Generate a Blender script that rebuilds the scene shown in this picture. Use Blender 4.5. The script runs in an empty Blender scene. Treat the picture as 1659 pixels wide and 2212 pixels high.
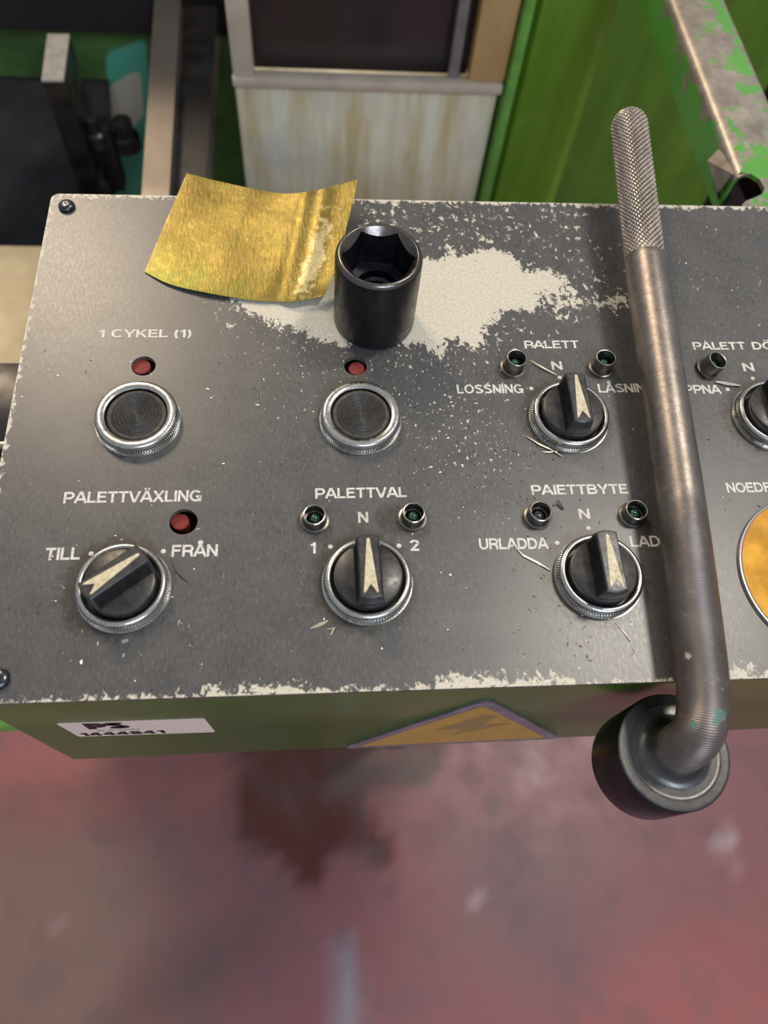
import bpy, bmesh, math, random
import numpy as np
from mathutils import Vector, Matrix, noise as mnoise

# ---------------------------------------------------------------- units and camera
# everything is written in millimetres on the face plate (x right, y away, z up) and scaled to metres
MM = 0.001
W_, H_, F_ = 1659.0, 2212.0, 1680.0
v2 = np.array([20440.5, -292.0, F_]); v1 = np.array([0.0, -3441.0, F_]); v1[0] = -(F_*F_ + v1[1]*v2[1]) / v2[0]
AX = v2/np.linalg.norm(v2); AY = v1/np.linalg.norm(v1); AZ = np.cross(AX, AY)
RC = np.stack([AX, AY, AZ], 1)                       # camera (x right, y down, z forward) = RC @ world
CAM = np.array([131.804, -322.473, 290.0])

def bp(px, py, z=0.0):
    """the point of the horizontal plane z (mm) seen at a pixel of the photograph"""
    d = RC.T @ np.array([px-829.5, py-1106.0, F_]); t = (z-CAM[2])/d[2]
    return CAM + d*t

def vp(px, py, y):
    """the point of the upright plane y (mm) seen at a pixel of the photograph"""
    d = RC.T @ np.array([px-829.5, py-1106.0, F_]); t = (y-CAM[1])/d[1]
    return CAM + d*t

scene = bpy.context.scene
cd = bpy.data.cameras.new('camera'); cam = bpy.data.objects.new('camera', cd); scene.collection.objects.link(cam)
cd.sensor_fit = 'VERTICAL'; cd.sensor_height = 36.0; cd.lens = F_/H_*36.0
cd.clip_start = 0.01; cd.clip_end = 50
xw = RC.T @ np.array([1.0, 0, 0]); yw = RC.T @ np.array([0, -1.0, 0]); zw = RC.T @ np.array([0, 0, -1.0])
M = Matrix([[xw[i], yw[i], zw[i], CAM[i]*MM] for i in range(3)] + [[0, 0, 0, 1]])
cam.matrix_world = M
cd.dof.use_dof = True; cd.dof.focus_distance = 0.345; cd.dof.aperture_fstop = 7.5
scene.camera = cam

# ---------------------------------------------------------------- light of the hall
wd = bpy.data.worlds.new('hall'); scene.world = wd; wd.use_nodes = True
bg = wd.node_tree.nodes['Background']; bg.inputs[0].default_value = (0.80, 0.88, 1.0, 1); bg.inputs[1].default_value = 0.42

def lamp(name, loc, target, size, power, col, sy=None):
    l = bpy.data.lights.new(name, 'AREA'); l.energy = power; l.color = col; l.size = size
    if sy: l.shape = 'RECTANGLE'; l.size_y = sy
    o = bpy.data.objects.new(name, l); scene.collection.objects.link(o); o.location = loc
    o.rotation_euler = (Vector(target)-Vector(loc)).to_track_quat('-Z', 'Y').to_euler()
    return o
lamp('lamp_hall_left', (-1.05, 2.25, 2.45), (0.1, -0.1, 0), 0.7, 60, (1.0, 0.80, 0.58), 0.8)
lamp('lamp_hall_right', (1.40, 0.56, 2.6), (0.25, -0.2, 0), 0.26, 42, (1.0, 0.92, 0.80), 0.45)
lamp('lamp_hall_daylight', (0.9, -2.6, 2.3), (0.2, 0, 0), 1.6, 58, (0.70, 0.80, 1.0), 0.9)

scene.view_settings.view_transform = 'Standard'; scene.view_settings.look = 'None'
scene.view_settings.gamma = 1.0; scene.view_settings.use_curve_mapping = False
scene.view_settings.exposure = 0.0

# ---------------------------------------------------------------- helpers
def S(r, g, b):
    f = lambda c: (c/255/12.92) if c/255 <= 0.04045 else ((c/255+0.055)/1.055)**2.4
    return (f(r), f(g), f(b), 1.0)

class NT:
    """small wrapper over a material's node tree"""
    def __init__(s, name):
        s.m = bpy.data.materials.new(name); s.m.use_nodes = True; s.t = s.m.node_tree
        s.b = s.t.nodes['Principled BSDF']; s.out = s.t.nodes['Material Output']
    def n(s, typ, ins=None, **kw):
        x = s.t.nodes.new(typ)
        for k, v in kw.items(): setattr(x, k, v)
        for k, v in (ins or {}).items(): s.put(x.inputs[k], v)
        return x
    def put(s, sock, v):
        if isinstance(v, bpy.types.NodeSocket): s.t.links.new(v, sock)
        else: sock.default_value = v
    def set(s, **kw):
        for k, v in kw.items(): s.put(s.b.inputs[k.replace('_', ' ')], v)
    def obj(s, scale=(1, 1, 1), rot=(0, 0, 0)):
        tc = s.n('ShaderNodeTexCoord'); mp = s.n('ShaderNodeMapping', {'Vector': tc.outputs['Object'], 'Scale': scale, 'Rotation': rot})
        return mp.outputs[0]
    def noise(s, vec, scale, detail=4, rough=0.6, dist=0.0):
        return s.n('ShaderNodeTexNoise', {'Vector': vec, 'Scale': scale, 'Detail': detail, 'Roughness': rough, 'Distortion': dist}).outputs['Fac']
    def ramp(s, f, a, b, ca=0.0, cb=1.0, interp='LINEAR'):
        x = s.n('ShaderNodeMapRange', {'Value': f, 'From Min': a, 'From Max': b, 'To Min': ca, 'To Max': cb}); return x.outputs[0]
    def math(s, op, a, b=0.0):
        return s.n('ShaderNodeMath', {0: a, 1: b}, operation=op).outputs[0]
    def mix(s, f, a, b, mode='MIX'):
        x = s.n('ShaderNodeMix', data_type='RGBA', blend_type=mode); s.put(x.inputs[0], f); s.put(x.inputs[6], a); s.put(x.inputs[7], b)
        return x.outputs[2]
    def attr(s, name):
        return s.n('ShaderNodeAttribute', attribute_name=name).outputs['Fac']
    def bump(s, h, strength=0.3, dist=0.0003):
        s.put(s.b.inputs['Normal'], s.n('ShaderNodeBump', {'Height': h, 'Strength': strength, 'Distance': dist}).outputs[0])

def simple(name, col, rough=0.5, metal=0.0, var=0.25, scale=120.0, col2=None, bump=0.0, coat=0.0, stretch=(1, 1, 1), rvar=0.1, spec=0.5):
    m = NT(name); v = m.obj(stretch); f = m.noise(v, scale)
    c2 = col2 or tuple(c*(1-var) for c in col[:3]) + (1,)
    m.set(Base_Color=m.mix(m.ramp(f, 0.35, 0.65), col, c2), Roughness=m.ramp(f, 0.3, 0.7, rough-rvar, rough+rvar), Metallic=metal)
    m.b.inputs['Specular IOR Level'].default_value = spec
    if bump: m.bump(m.noise(v, scale*3, 3), bump)
    if coat: m.b.inputs['Coat Weight'].default_value = coat; m.b.inputs['Coat Roughness'].default_value = 0.08
    return m.m

def link(name, bm, mat, parent=None, loc=(0, 0, 0), rotz=0.0, smooth=None, mesh=None):
    if mesh is None:
        mesh = bpy.data.meshes.new(name)
        bmesh.ops.recalc_face_normals(bm, faces=bm.faces)
        bmesh.ops.scale(bm, vec=(MM, MM, MM), verts=bm.verts)
        bm.to_mesh(mesh); bm.free()
        if mat: mesh.materials.append(mat)
        if smooth is not None:
            mesh.polygons.foreach_set('use_smooth', [True]*len(mesh.polygons))
            mesh.set_sharp_from_angle(angle=math.radians(smooth))
    o = bpy.data.objects.new(name, mesh); scene.collection.objects.link(o)
    o.location = Vector(loc)*MM; o.rotation_euler = (0, 0, rotz)
    if parent: o.parent = parent
    return o

def empty(name, loc=(0, 0, 0), rotz=0.0):
    o = bpy.data.objects.new(name, None); scene.collection.objects.link(o); o.location = Vector(loc)*MM; o.rotation_euler = (0, 0, rotz)
    o.empty_display_size = 0.02
    return o

def tag(o, label, cat, group=None, kind=None):
    o['label'] = label; o['category'] = cat
    if group: o['group'] = group
    if kind: o['kind'] = kind
    return o

def box(bm, x0, x1, y0, y1, z0, z1, bev=0.0, seg=2):
    v = [bm.verts.new(p) for p in [(x0,y0,z0),(x1,y0,z0),(x1,y1,z0),(x0,y1,z0),(x0,y0,z1),(x1,y0,z1),(x1,y1,z1),(x0,y1,z1)]]
    fs = [bm.faces.new([v[i] for i in q]) for q in [(3,2,1,0),(4,5,6,7),(0,1,5,4),(1,2,6,5),(2,3,7,6),(3,0,4,7)]]
    if bev:
        es = list({e for f in fs for e in f.edges})
        bmesh.ops.bevel(bm, geom=es, offset=bev, segments=seg, affect='EDGES', profile=0.5)

def prism(bm, pts, z0, z1):
    """upright prism over a polygon given counter-clockwise in x, y"""
    a = [bm.verts.new((p[0], p[1], z0)) for p in pts]; b = [bm.verts.new((p[0], p[1], z1)) for p in pts]
    bm.faces.new(a[::-1]); bm.faces.new(b); n = len(pts)
    for i in range(n): bm.faces.new([a[i], a[(i+1) % n], b[(i+1) % n], b[i]])

def rings(bm, loops, close=True, cap0=True, cap1=True):
    """skin consecutive loops of equal vertex count"""
    vs = [[bm.verts.new(p) for p in l] for l in loops]; n = len(loops[0])
    for A, B in zip(vs, vs[1:]):
        for i in range(n if close else n-1):
            j = (i+1) % n; bm.faces.new([A[i], A[j], B[j], B[i]])
    if cap0: bm.faces.new(vs[0][::-1])
    if cap1: bm.faces.new(vs[-1])
    return vs

def lathe(bm, prof, seg=64, c=(0, 0, 0), cap0=True, cap1=True, knurl=None):
    """prof: (r, z) list; knurl = (first, last, teeth, depth) cuts teeth into those profile points"""
    L = []
    for k, (r, z) in enumerate(prof):
        l = []
        for i in range(seg):
            t = 2*math.pi*i/seg; rr = r
            if knurl and knurl[0] <= k <= knurl[1]:
                ph = (i*knurl[2]/seg) % 1.0; rr = r - knurl[3]*(1 if ph < 0.5 else 0)
            l.append((c[0]+rr*math.cos(t), c[1]+rr*math.sin(t), c[2]+z))
        L.append(l)
    rings(bm, L, True, cap0, cap1)

def sdpoly(P, X, Y):
    """signed distance (positive inside) of the points X, Y to polygon P"""
    d = np.full(X.shape, 1e9); ins = np.zeros(X.shape, bool); n = len(P)
    for i in range(n):
        ax, ay = P[i]; bx, by = P[(i+1) % n]; ex, ey = bx-ax, by-ay
        t = np.clip(((X-ax)*ex+(Y-ay)*ey)/(ex*ex+ey*ey+1e-9), 0, 1)
        d = np.minimum(d, np.hypot(X-ax-t*ex, Y-ay-t*ey))
        c = ((ay > Y) != (by > Y)) & (X < (bx-ax)*(Y-ay)/(by-ay+1e-12)+ax); ins ^= c
    return np.where(ins, d, -d)

def pxpoly(pts, z=0.0):
    return [tuple(bp(a, b, z)[:2]) for a, b in pts]

def fattr(me, name, vals):
    a = me.attributes.new(name, 'FLOAT', 'POINT'); a.data.foreach_set('value', np.asarray(vals, np.float32))

def coords(me):
    c = np.zeros(len(me.vertices)*3, np.float32); me.vertices.foreach_get('co', c); return c.reshape(-1, 3)/MM

# ---------------------------------------------------------------- materials
def mat_plate():
    m = NT('worn_plate_paint'); v = m.obj()
    fine = m.noise(m.obj((1, 0.35, 1), (0, 0, 0.35)), 900, 5, 0.7); mid = m.noise(v, 60, 5, 0.6); big = m.noise(v, 9, 2, 0.5)
    c = m.mix(m.ramp(mid, 0.35, 0.7), S(70, 69, 68), S(82, 80, 77))
    c = m.mix(m.ramp(fine, 0.5, 0.8, 0, 0.7), c, S(112, 106, 98))
    c = m.mix(m.ramp(fine, 0.40, 0.22, 0, 0.7), c, S(60, 58, 56))
    c = m.mix(m.ramp(m.noise(m.obj((1, 0.55, 1), (0, 0, 0.3)), 480, 4, 0.65), 0.60, 0.70, 0, 0.7), c, S(40, 38, 37))
    # grime round the fittings
    g = m.math('ADD', m.attr('grime'), m.ramp(m.noise(v, 260, 5, 0.75), 0.3, 0.7, -0.55, 0.45))
    c = m.mix(m.ramp(g, 0.15, 0.8, 0, 0.85), c, S(48, 40, 30))
    # worn paint: a distance field with torn edges plus small specks
    tear = m.noise(m.obj((1, 0.75, 1), (0, 0, 0.5)), 330, 9, 0.72, 0.4)
    tear2 = m.noise(v, 80, 3, 0.5)
    w = m.math('ADD', m.math('MULTIPLY', m.attr('wear'), 0.016), m.math('ADD', m.math('SUBTRACT', tear, 0.5), m.math('MULTIPLY', m.math('SUBTRACT', tear2, 0.5), 0.22)))
    wear = m.ramp(w, 0.0, 0.012)
    sp = m.noise(m.obj((1, 0.62, 1), (0, 0, -0.25)), 640, 2, 0.5)
    spd = m.math('ADD', sp, m.math('MULTIPLY', m.attr('speck'), 0.14))
    wear = m.math('MAXIMUM', wear, m.ramp(spd, 0.855, 0.875))
    bare = m.mix(m.ramp(m.noise(v, 700, 4, 0.7), 0.3, 0.75), S(214, 206, 186), S(176, 168, 150))
    bare = m.mix(m.ramp(m.noise(v, 420, 3, 0.6), 0.68, 0.74, 0, 0.8), bare, S(96, 90, 82))
    m.set(Base_Color=m.mix(wear, c, bare), Roughness=m.math('ADD', m.ramp(fine, 0.3, 0.7, 0.31, 0.39), m.math('MULTIPLY', wear, 0.15)))
    m.b.inputs['Specular IOR Level'].default_value = 0.62
    m.bump(m.math('ADD', m.math('MULTIPLY', wear, -0.5), m.math('MULTIPLY', fine, 0.5)), 0.12, 0.0002)
    return m.m

def mat_letter():
    m = NT('white_screen_print'); v = m.obj()
    m.set(Base_Color=m.mix(m.ramp(m.noise(v, 500), 0.35, 0.7), S(222, 218, 208), S(180, 174, 162)), Roughness=0.5)
    f = m.noise(m.obj((1, 0.6, 1), (0, 0, 0.6)), 650, 7, 0.75)
    keep = m.ramp(m.math('ADD', f, m.math('MULTIPLY', m.n('ShaderNodeObjectInfo').outputs['Random'], 0.02)), 0.355, 0.375)
    tr = m.n('ShaderNodeBsdfTransparent'); mx = m.n('ShaderNodeMixShader', {0: keep, 1: tr.outputs[0], 2: m.b.outputs[0]})
    m.t.links.new(mx.outputs[0], m.out.inputs[0]); return m.m

def mat_brass():
    m = NT('mottled_brass'); v = m.obj()
    a = m.noise(v, 60, 6, 0.65); b = m.noise(m.obj((1, 0.25, 1), (0, 0, -0.4)), 700, 3, 0.7); c = m.noise(v, 220, 5, 0.7)
    col = m.mix(m.ramp(a, 0.35, 0.68), S(134, 118, 58), S(102, 88, 38))
    col = m.mix(m.ramp(c, 0.55, 0.72, 0, 0.5), col, S(150, 148, 92))
    col = m.mix(m.ramp(m.noise(v, 160, 2), 0.735, 0.75), col, S(50, 44, 20))
    col = m.mix(m.ramp(m.math('ADD', m.attr('olive'), m.ramp(a, 0.3, 0.7, -0.4, 0.3)), 0.2, 0.9, 0, 0.6), col, S(132, 138, 66))
    pl_ = m.ramp(m.math('ADD', m.attr('pale'), m.ramp(c, 0.3, 0.7, -0.7, 0.5)), 0.3, 0.7, 0, 0.75)
    col = m.mix(pl_, col, S(196, 184, 140))
    m.set(Base_Color=col, Metallic=0.8, Roughness=m.ramp(c, 0.3, 0.7, 0.33, 0.48))
    m.bump(m.math('ADD', b, c), 0.5, 0.0003); return m.m

def mat_steel(name, col, rough, metal=0.9, groove=0.0, dark=0.5):
    m = NT(name); v = m.obj(); f = m.noise(v, 300, 5, 0.7); g = m.noise(v, 60, 4)
    c = m.mix(m.ramp(g, 0.35, 0.7), col, tuple(x*dark for x in col[:3])+(1,))
    c = m.mix(m.ramp(f, 0.62, 0.8), c, tuple(min(1, x*1.8) for x in col[:3])+(1,))
    if groove:
        s = m.attr('along')
        w = m.math('SINE', m.math('MULTIPLY', s, 2*math.pi/0.62))
        m.bump(m.math('ADD', m.math('MULTIPLY', w, m.attr('lined')), m.math('MULTIPLY', f, 0.7)), groove, 0.00025)
        # little chips of pale and teal paint by the bend
        t = m.math('MULTIPLY', m.attr('teal'), 1.0); c = m.mix(m.ramp(m.math('ADD', t, m.ramp(m.noise(v, 500, 4, 0.7), 0.2, 0.8, -0.5, 0.5)), 0.45, 0.5), c, S(98, 134, 120))
        p = m.attr('pale'); c = m.mix(m.ramp(m.math('ADD', p, m.ramp(m.noise(v, 700, 4, 0.7), 0.2, 0.8, -0.5, 0.5)), 0.5, 0.55), c, S(206, 194, 160))
        met = m.ramp(m.math('MAXIMUM', t, p), 0.4, 0.5, metal, 0.2); m.set(Metallic=met)
    else:
        m.set(Metallic=metal); m.bump(f, 0.25, 0.0002)
    if name == 'knurled_steel': c = m.mix(m.ramp(m.attr('groove'), 0.45, 0.95), c, S(22, 20, 20))
    m.set(Base_Color=c, Roughness=m.ramp(f, 0.3, 0.7, rough-0.06, rough+0.1)); return m.m

def mat_chrome():
    m = NT('worn_chrome'); v = m.obj(); f = m.noise(v, 420, 5, 0.7)
    m.set(Base_Color=m.mix(m.ramp(f, 0.5, 0.75), S(205, 202, 195), S(120, 112, 98)), Metallic=1.0, Roughness=m.ramp(f, 0.35, 0.75, 0.13, 0.4)); m.bump(f, 0.12, 0.0001); return m.m

def mat_green_housing():
    m = NT('green_gloss_paint'); v = m.obj(); a = m.noise(v, 12, 4); b = m.noise(v, 300, 4, 0.7)
    c = m.mix(m.ramp(a, 0.35, 0.7), S(66, 104, 26), S(54, 86, 26)); c = m.mix(m.ramp(b, 0.68, 0.75, 0, 0.5), c, S(96, 110, 70))
    m.set(Base_Color=c, Roughness=m.ramp(a, 0.3, 0.7, 0.16, 0.26)); m.bump(m.noise(v, 90, 3), 0.08, 0.0005); return m.m

def mat_chipped_green():
    m = NT('chipped_green_paint'); v = m.obj(); n = m.noise(v, 55, 8, 0.7)
    w = m.ramp(m.math('ADD', m.math('MULTIPLY', m.attr('wear'), 0.022), m.math('SUBTRACT', n, 0.5)), 0.0, 0.02)
    c = m.mix(m.ramp(m.noise(v, 20), 0.3, 0.7), S(92, 158, 62), S(78, 140, 58))
    m.set(Base_Color=m.mix(w, c, m.mix(m.ramp(m.noise(v, 90), 0.3, 0.7), S(182, 170, 156), S(140, 128, 116))), Roughness=m.ramp(w, 0, 1, 0.35, 0.42), Metallic=m.math('MULTIPLY', w, 0.6)); return m.m

def mat_floor():
    m = NT('red_floor_paint'); v = m.obj()
    ca = m.n('ShaderNodeAttribute', attribute_name='paint').outputs['Color']
    n = m.noise(v, 14, 7, 0.62); n2 = m.noise(v, 3.2, 5, 0.6); n3 = m.noise(v, 60, 5, 0.7)
    c = m.mix(m.ramp(n2, 0.35, 0.68, 0, 0.5), ca, m.mix(0.6, ca, S(128, 108, 98)))
    c = m.mix(m.ramp(n, 0.5, 0.62, 0, 0.45), c, m.mix(0.65, c, S(92, 78, 76)))
    c = m.mix(m.ramp(n3, 0.70, 0.76, 0, 0.5), c, S(190, 170, 160))
    m.set(Base_Color=c, Roughness=m.ramp(n, 0.3, 0.7, 0.32, 0.5)); m.bump(n3, 0.1, 0.001); return m.m

def mat_streaked(name, c1, c2, c3, rough=0.45):
    m = NT(name); a = m.noise(m.obj((1, 1, 0.12)), 45, 5, 0.65); b = m.noise(m.obj(), 14, 4)
    c = m.mix(m.ramp(a, 0.42, 0.68), c1, c2); c = m.mix(m.ramp(b, 0.55, 0.75, 0, 0.7), c, c3)
    m.set(Base_Color=c, Roughness=rough); return m.m

def mat_lens(name, col, rough):
    m = NT(name); f = m.noise(m.obj(), 900, 4, 0.7)
    m.set(Base_Color=m.mix(m.ramp(f, 0.4, 0.75), col, tuple(min(1, x*1.6+0.01) for x in col[:3])+(1,)), Roughness=rough); m.b.inputs['Coat Weight'].default_value = 0.6 if rough < 0.3 else 0.0; m.b.inputs['Specular IOR Level'].default_value = 0.5 if rough < 0.3 else 0.2
    m.b.inputs['Coat Roughness'].default_value = rough*0.5; return m.m

PLATE = mat_plate(); LETTER = mat_letter(); BRASS = mat_brass(); CHROME = mat_chrome(); HOUSING = mat_green_housing(); CHIPG = mat_chipped_green(); FLOOR = mat_floor()
PLATE_EDGE = simple('worn_plate_edge', S(120, 114, 106), 0.45, 0.3, 0.4, 300, S(70, 66, 62))
KNOBM = simple('black_knob_plastic', S(38, 38, 40), 0.36, 0, 0.3, 300, S(58, 54, 50), bump=0.12)
CAPM = simple('dusty_black_cap', S(66, 62, 55), 0.55, 0, 0.4, 350, S(44, 41, 38), bump=0.25)
RUBBER = simple('black_gasket', S(14, 14, 15), 0.45)
ARROW = simple('cream_pointer_inlay', S(216, 204, 172), 0.5, 0, 0.3, 400, S(180, 166, 132))
KNURL = mat_steel('knurled_steel', S(190, 178, 166), 0.36, 0.85, dark=0.7)
ROD = mat_steel('blackened_steel_bar', S(146, 136, 128), 0.37, 0.9, groove=0.6, dark=0.72)
HEADM = mat_steel('turned_dark_steel', S(72, 72, 76), 0.27, 0.9, dark=0.6)
FACEM = mat_steel('turned_face_steel', S(102, 100, 98), 0.36, 0.9, dark=0.7)
IMPACT = simple('black_phosphate_steel', S(26, 26, 28), 0.33, 0.35, 0.3, 260, S(36, 34, 33), bump=0.12)
RIMM = mat_steel('polished_socket_rim', S(120, 114, 106), 0.25, 0.95, dark=0.55)
LAMPM = mat_steel('dark_lamp_collar', S(140, 134, 126), 0.28, 0.95, dark=0.5)
GREENL = mat_lens('green_lamp_lens', S(16, 58, 40), 0.12); REDL = mat_lens('red_lamp_lens', S(116, 44, 40), 0.5); SMOKEL = mat_lens('grey_lamp_lens', S(40, 46, 44), 0.2)
YELL = simple('yellow_stop_plate', S(222, 160, 4), 0.6, 0, 0.3, 90, S(184, 132, 24), bump=0.2)
TRIY = simple('faded_yellow_sign', S(190, 142, 46), 0.4, 0, 0.2, 70, S(172, 132, 62))
TRIB = simple('violet_grey_border', S(128, 118, 126), 0.38, 0, 0.2, 90, S(104, 94, 98)); TRIK = simple('faded_sign_symbol', S(138, 114, 72), 0.5, 0, 0.2, 90, S(150, 120, 60))
PAPER = simple('white_label_paper', S(236, 214, 196), 0.5, 0, 0.08, 60); INK = simple('black_label_ink', S(22, 20, 22), 0.5); INKG = simple('grey_label_ink', S(150, 140, 138), 0.5)
SCREW = mat_steel('blued_screw', S(96, 98, 104), 0.22, 0.95, dark=0.4)
SHAVE = mat_steel('bright_shaving', S(220, 208, 184), 0.25, 0.9, dark=0.8)
CREAM = mat_streaked('oil_stained_cream_paint', S(226, 218, 190), S(198, 174, 124), S(196, 190, 174)); CREAMR = simple('cream_rail_paint', S(208, 190, 166), 0.4, 0, 0.2, 30, S(190, 172, 150))
TAN = simple('tan_post_paint', S(206, 166, 112), 0.42, 0, 0.2, 25, S(190, 150, 100)); PANE = simple('dark_window_pane', S(44, 40, 42), 0.18, 0, 0.3, 6, S(58, 48, 44))
GUARD = mat_streaked('grass_green_paint', S(126, 164, 52), S(106, 146, 42), S(150, 176, 96), 0.3); GUARDB = simple('bright_green_edge', S(112, 168, 70), 0.4)
GREYST = simple('worn_grey_steel', S(128, 116, 110), 0.35, 0.7, 0.4, 20, S(90, 80, 76)); DARKST = simple('oily_dark_steel', S(58, 54, 52), 0.35, 0.4, 0.5, 40, S(24, 23, 24)); BLACKM = simple('black_cover_and_shade', S(34, 31, 29), 0.8, 0, 0.4, 30)  # the black is for the cover plate and for painted shade
BEIGE = simple('beige_tray_paint', S(206, 186, 148), 0.55, 0, 0.3, 14, S(170, 150, 118)); 

# ---------------------------------------------------------------- floor
def build_floor():
    bm = bmesh.new(); bmesh.ops.create_grid(bm, x_segments=300, y_segments=260, size=1.0)
    for v in bm.verts: v.co = Vector((v.co.x*3000+300, v.co.y*2600+600, 0))
    o = link('floor', bm, FLOOR, None, (0, 0, -900)); o['kind'] = 'structure'
    me = o.data; C = coords(me); X, Y = C[:, 0], C[:, 1]
    base = np.tile(np.array(S(140, 81, 85)[:3]), (len(C), 1))
    def lay(pts, col, soft, amt=1.0):
        d = sdpoly(pxpoly(pts, -900), X, Y); k = np.clip(d/soft+0.5, 0, 1)*amt
        base[:] = base*(1-k[:, None]) + np.array(S(*col)[:3])*k[:, None]
    lay([(-900, 1750), (380, 1770), (420, 2000), (330, 2400), (-900, 2600)], (142, 112, 98), 160, 0.85)
    lay([(1330, 2100), (1500, 2020), (1800, 2000), (1900, 2500), (1100, 2500), (1180, 2250)], (164, 84, 82), 60, 0.9)
    lay([(1450, 2010), (1560, 1900), (1900, 1700), (1900, 2100), (1400, 2150)], (152, 86, 84), 120, 0.6)
    lay([(960, 1790), (1260, 1800), (1300, 2000), (1150, 2110), (960, 2010)], (120, 82, 86), 90, 0.8)
    lay([(20, 1600), (480, 1640), (500, 1760), (60, 1770), (-60, 1700)], (158, 92, 86), 60, 0.8)
    lay([(620, 1900), (470, 2010), (300, 2090), (200, 2230), (420, 2230), (560, 2060)], (112, 78, 74), 70, 0.8)  # a cast shadow laid into the floor colour
    lay([(722, 2020), (750, 2020), (780, 2130), (780, 2230), (720, 2230), (724, 2130)], (150, 140, 150), 16, 0.9)
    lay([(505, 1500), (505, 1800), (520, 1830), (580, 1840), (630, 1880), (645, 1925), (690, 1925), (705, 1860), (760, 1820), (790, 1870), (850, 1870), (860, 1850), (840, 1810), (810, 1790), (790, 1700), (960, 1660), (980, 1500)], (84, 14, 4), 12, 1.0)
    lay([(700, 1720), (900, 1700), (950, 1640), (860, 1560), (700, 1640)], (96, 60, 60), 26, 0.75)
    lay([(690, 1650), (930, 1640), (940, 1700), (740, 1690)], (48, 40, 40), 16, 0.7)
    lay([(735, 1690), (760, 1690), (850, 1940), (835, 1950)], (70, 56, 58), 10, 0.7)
    for px, py, r in ((1567, 1817, 30), (1602, 1887, 7), (1035, 1942, 12), (118, 2005, 8)):
        lay([(px+r*math.cos(t), py+r*math.sin(t)) for t in (0, .8, 1.6, 2.4, 3.1, 3.9, 4.7, 5.5)], (196, 170, 168), 14, 0.75)
    lay([(1060, 1735), (1085, 1730), (1080, 1760), (1062, 1750)], (80, 70, 74), 14, .7)
    ca = me.attributes.new('paint', 'FLOAT_COLOR', 'POINT')
    ca.data.foreach_set('color', np.concatenate([base, np.ones((len(base), 1))], 1).astype(np.float32).ravel())
build_floor()
bm = bmesh.new(); box(bm, -1200, 1800, 3190, 3250, -900, 3200); w = link('wall_back', bm, simple('pale_hall_wall', S(196, 190, 176), 0.7)); w['kind'] = 'structure'

# ---------------------------------------------------------------- control box
ROW1, ROW2 = -135.0, -211.5
COLX = (54.4, 150.2, 244.4, 339.5)
boxe = empty('control_box', (200, -126, -150)); OX = (200, -126, -150)
tag(boxe, 'green machine control box with dark grey worn face plate of buttons and knobs', 'control box')
def bl(x, y, z): return (x-OX[0], y-OX[1], z-OX[2])

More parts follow.
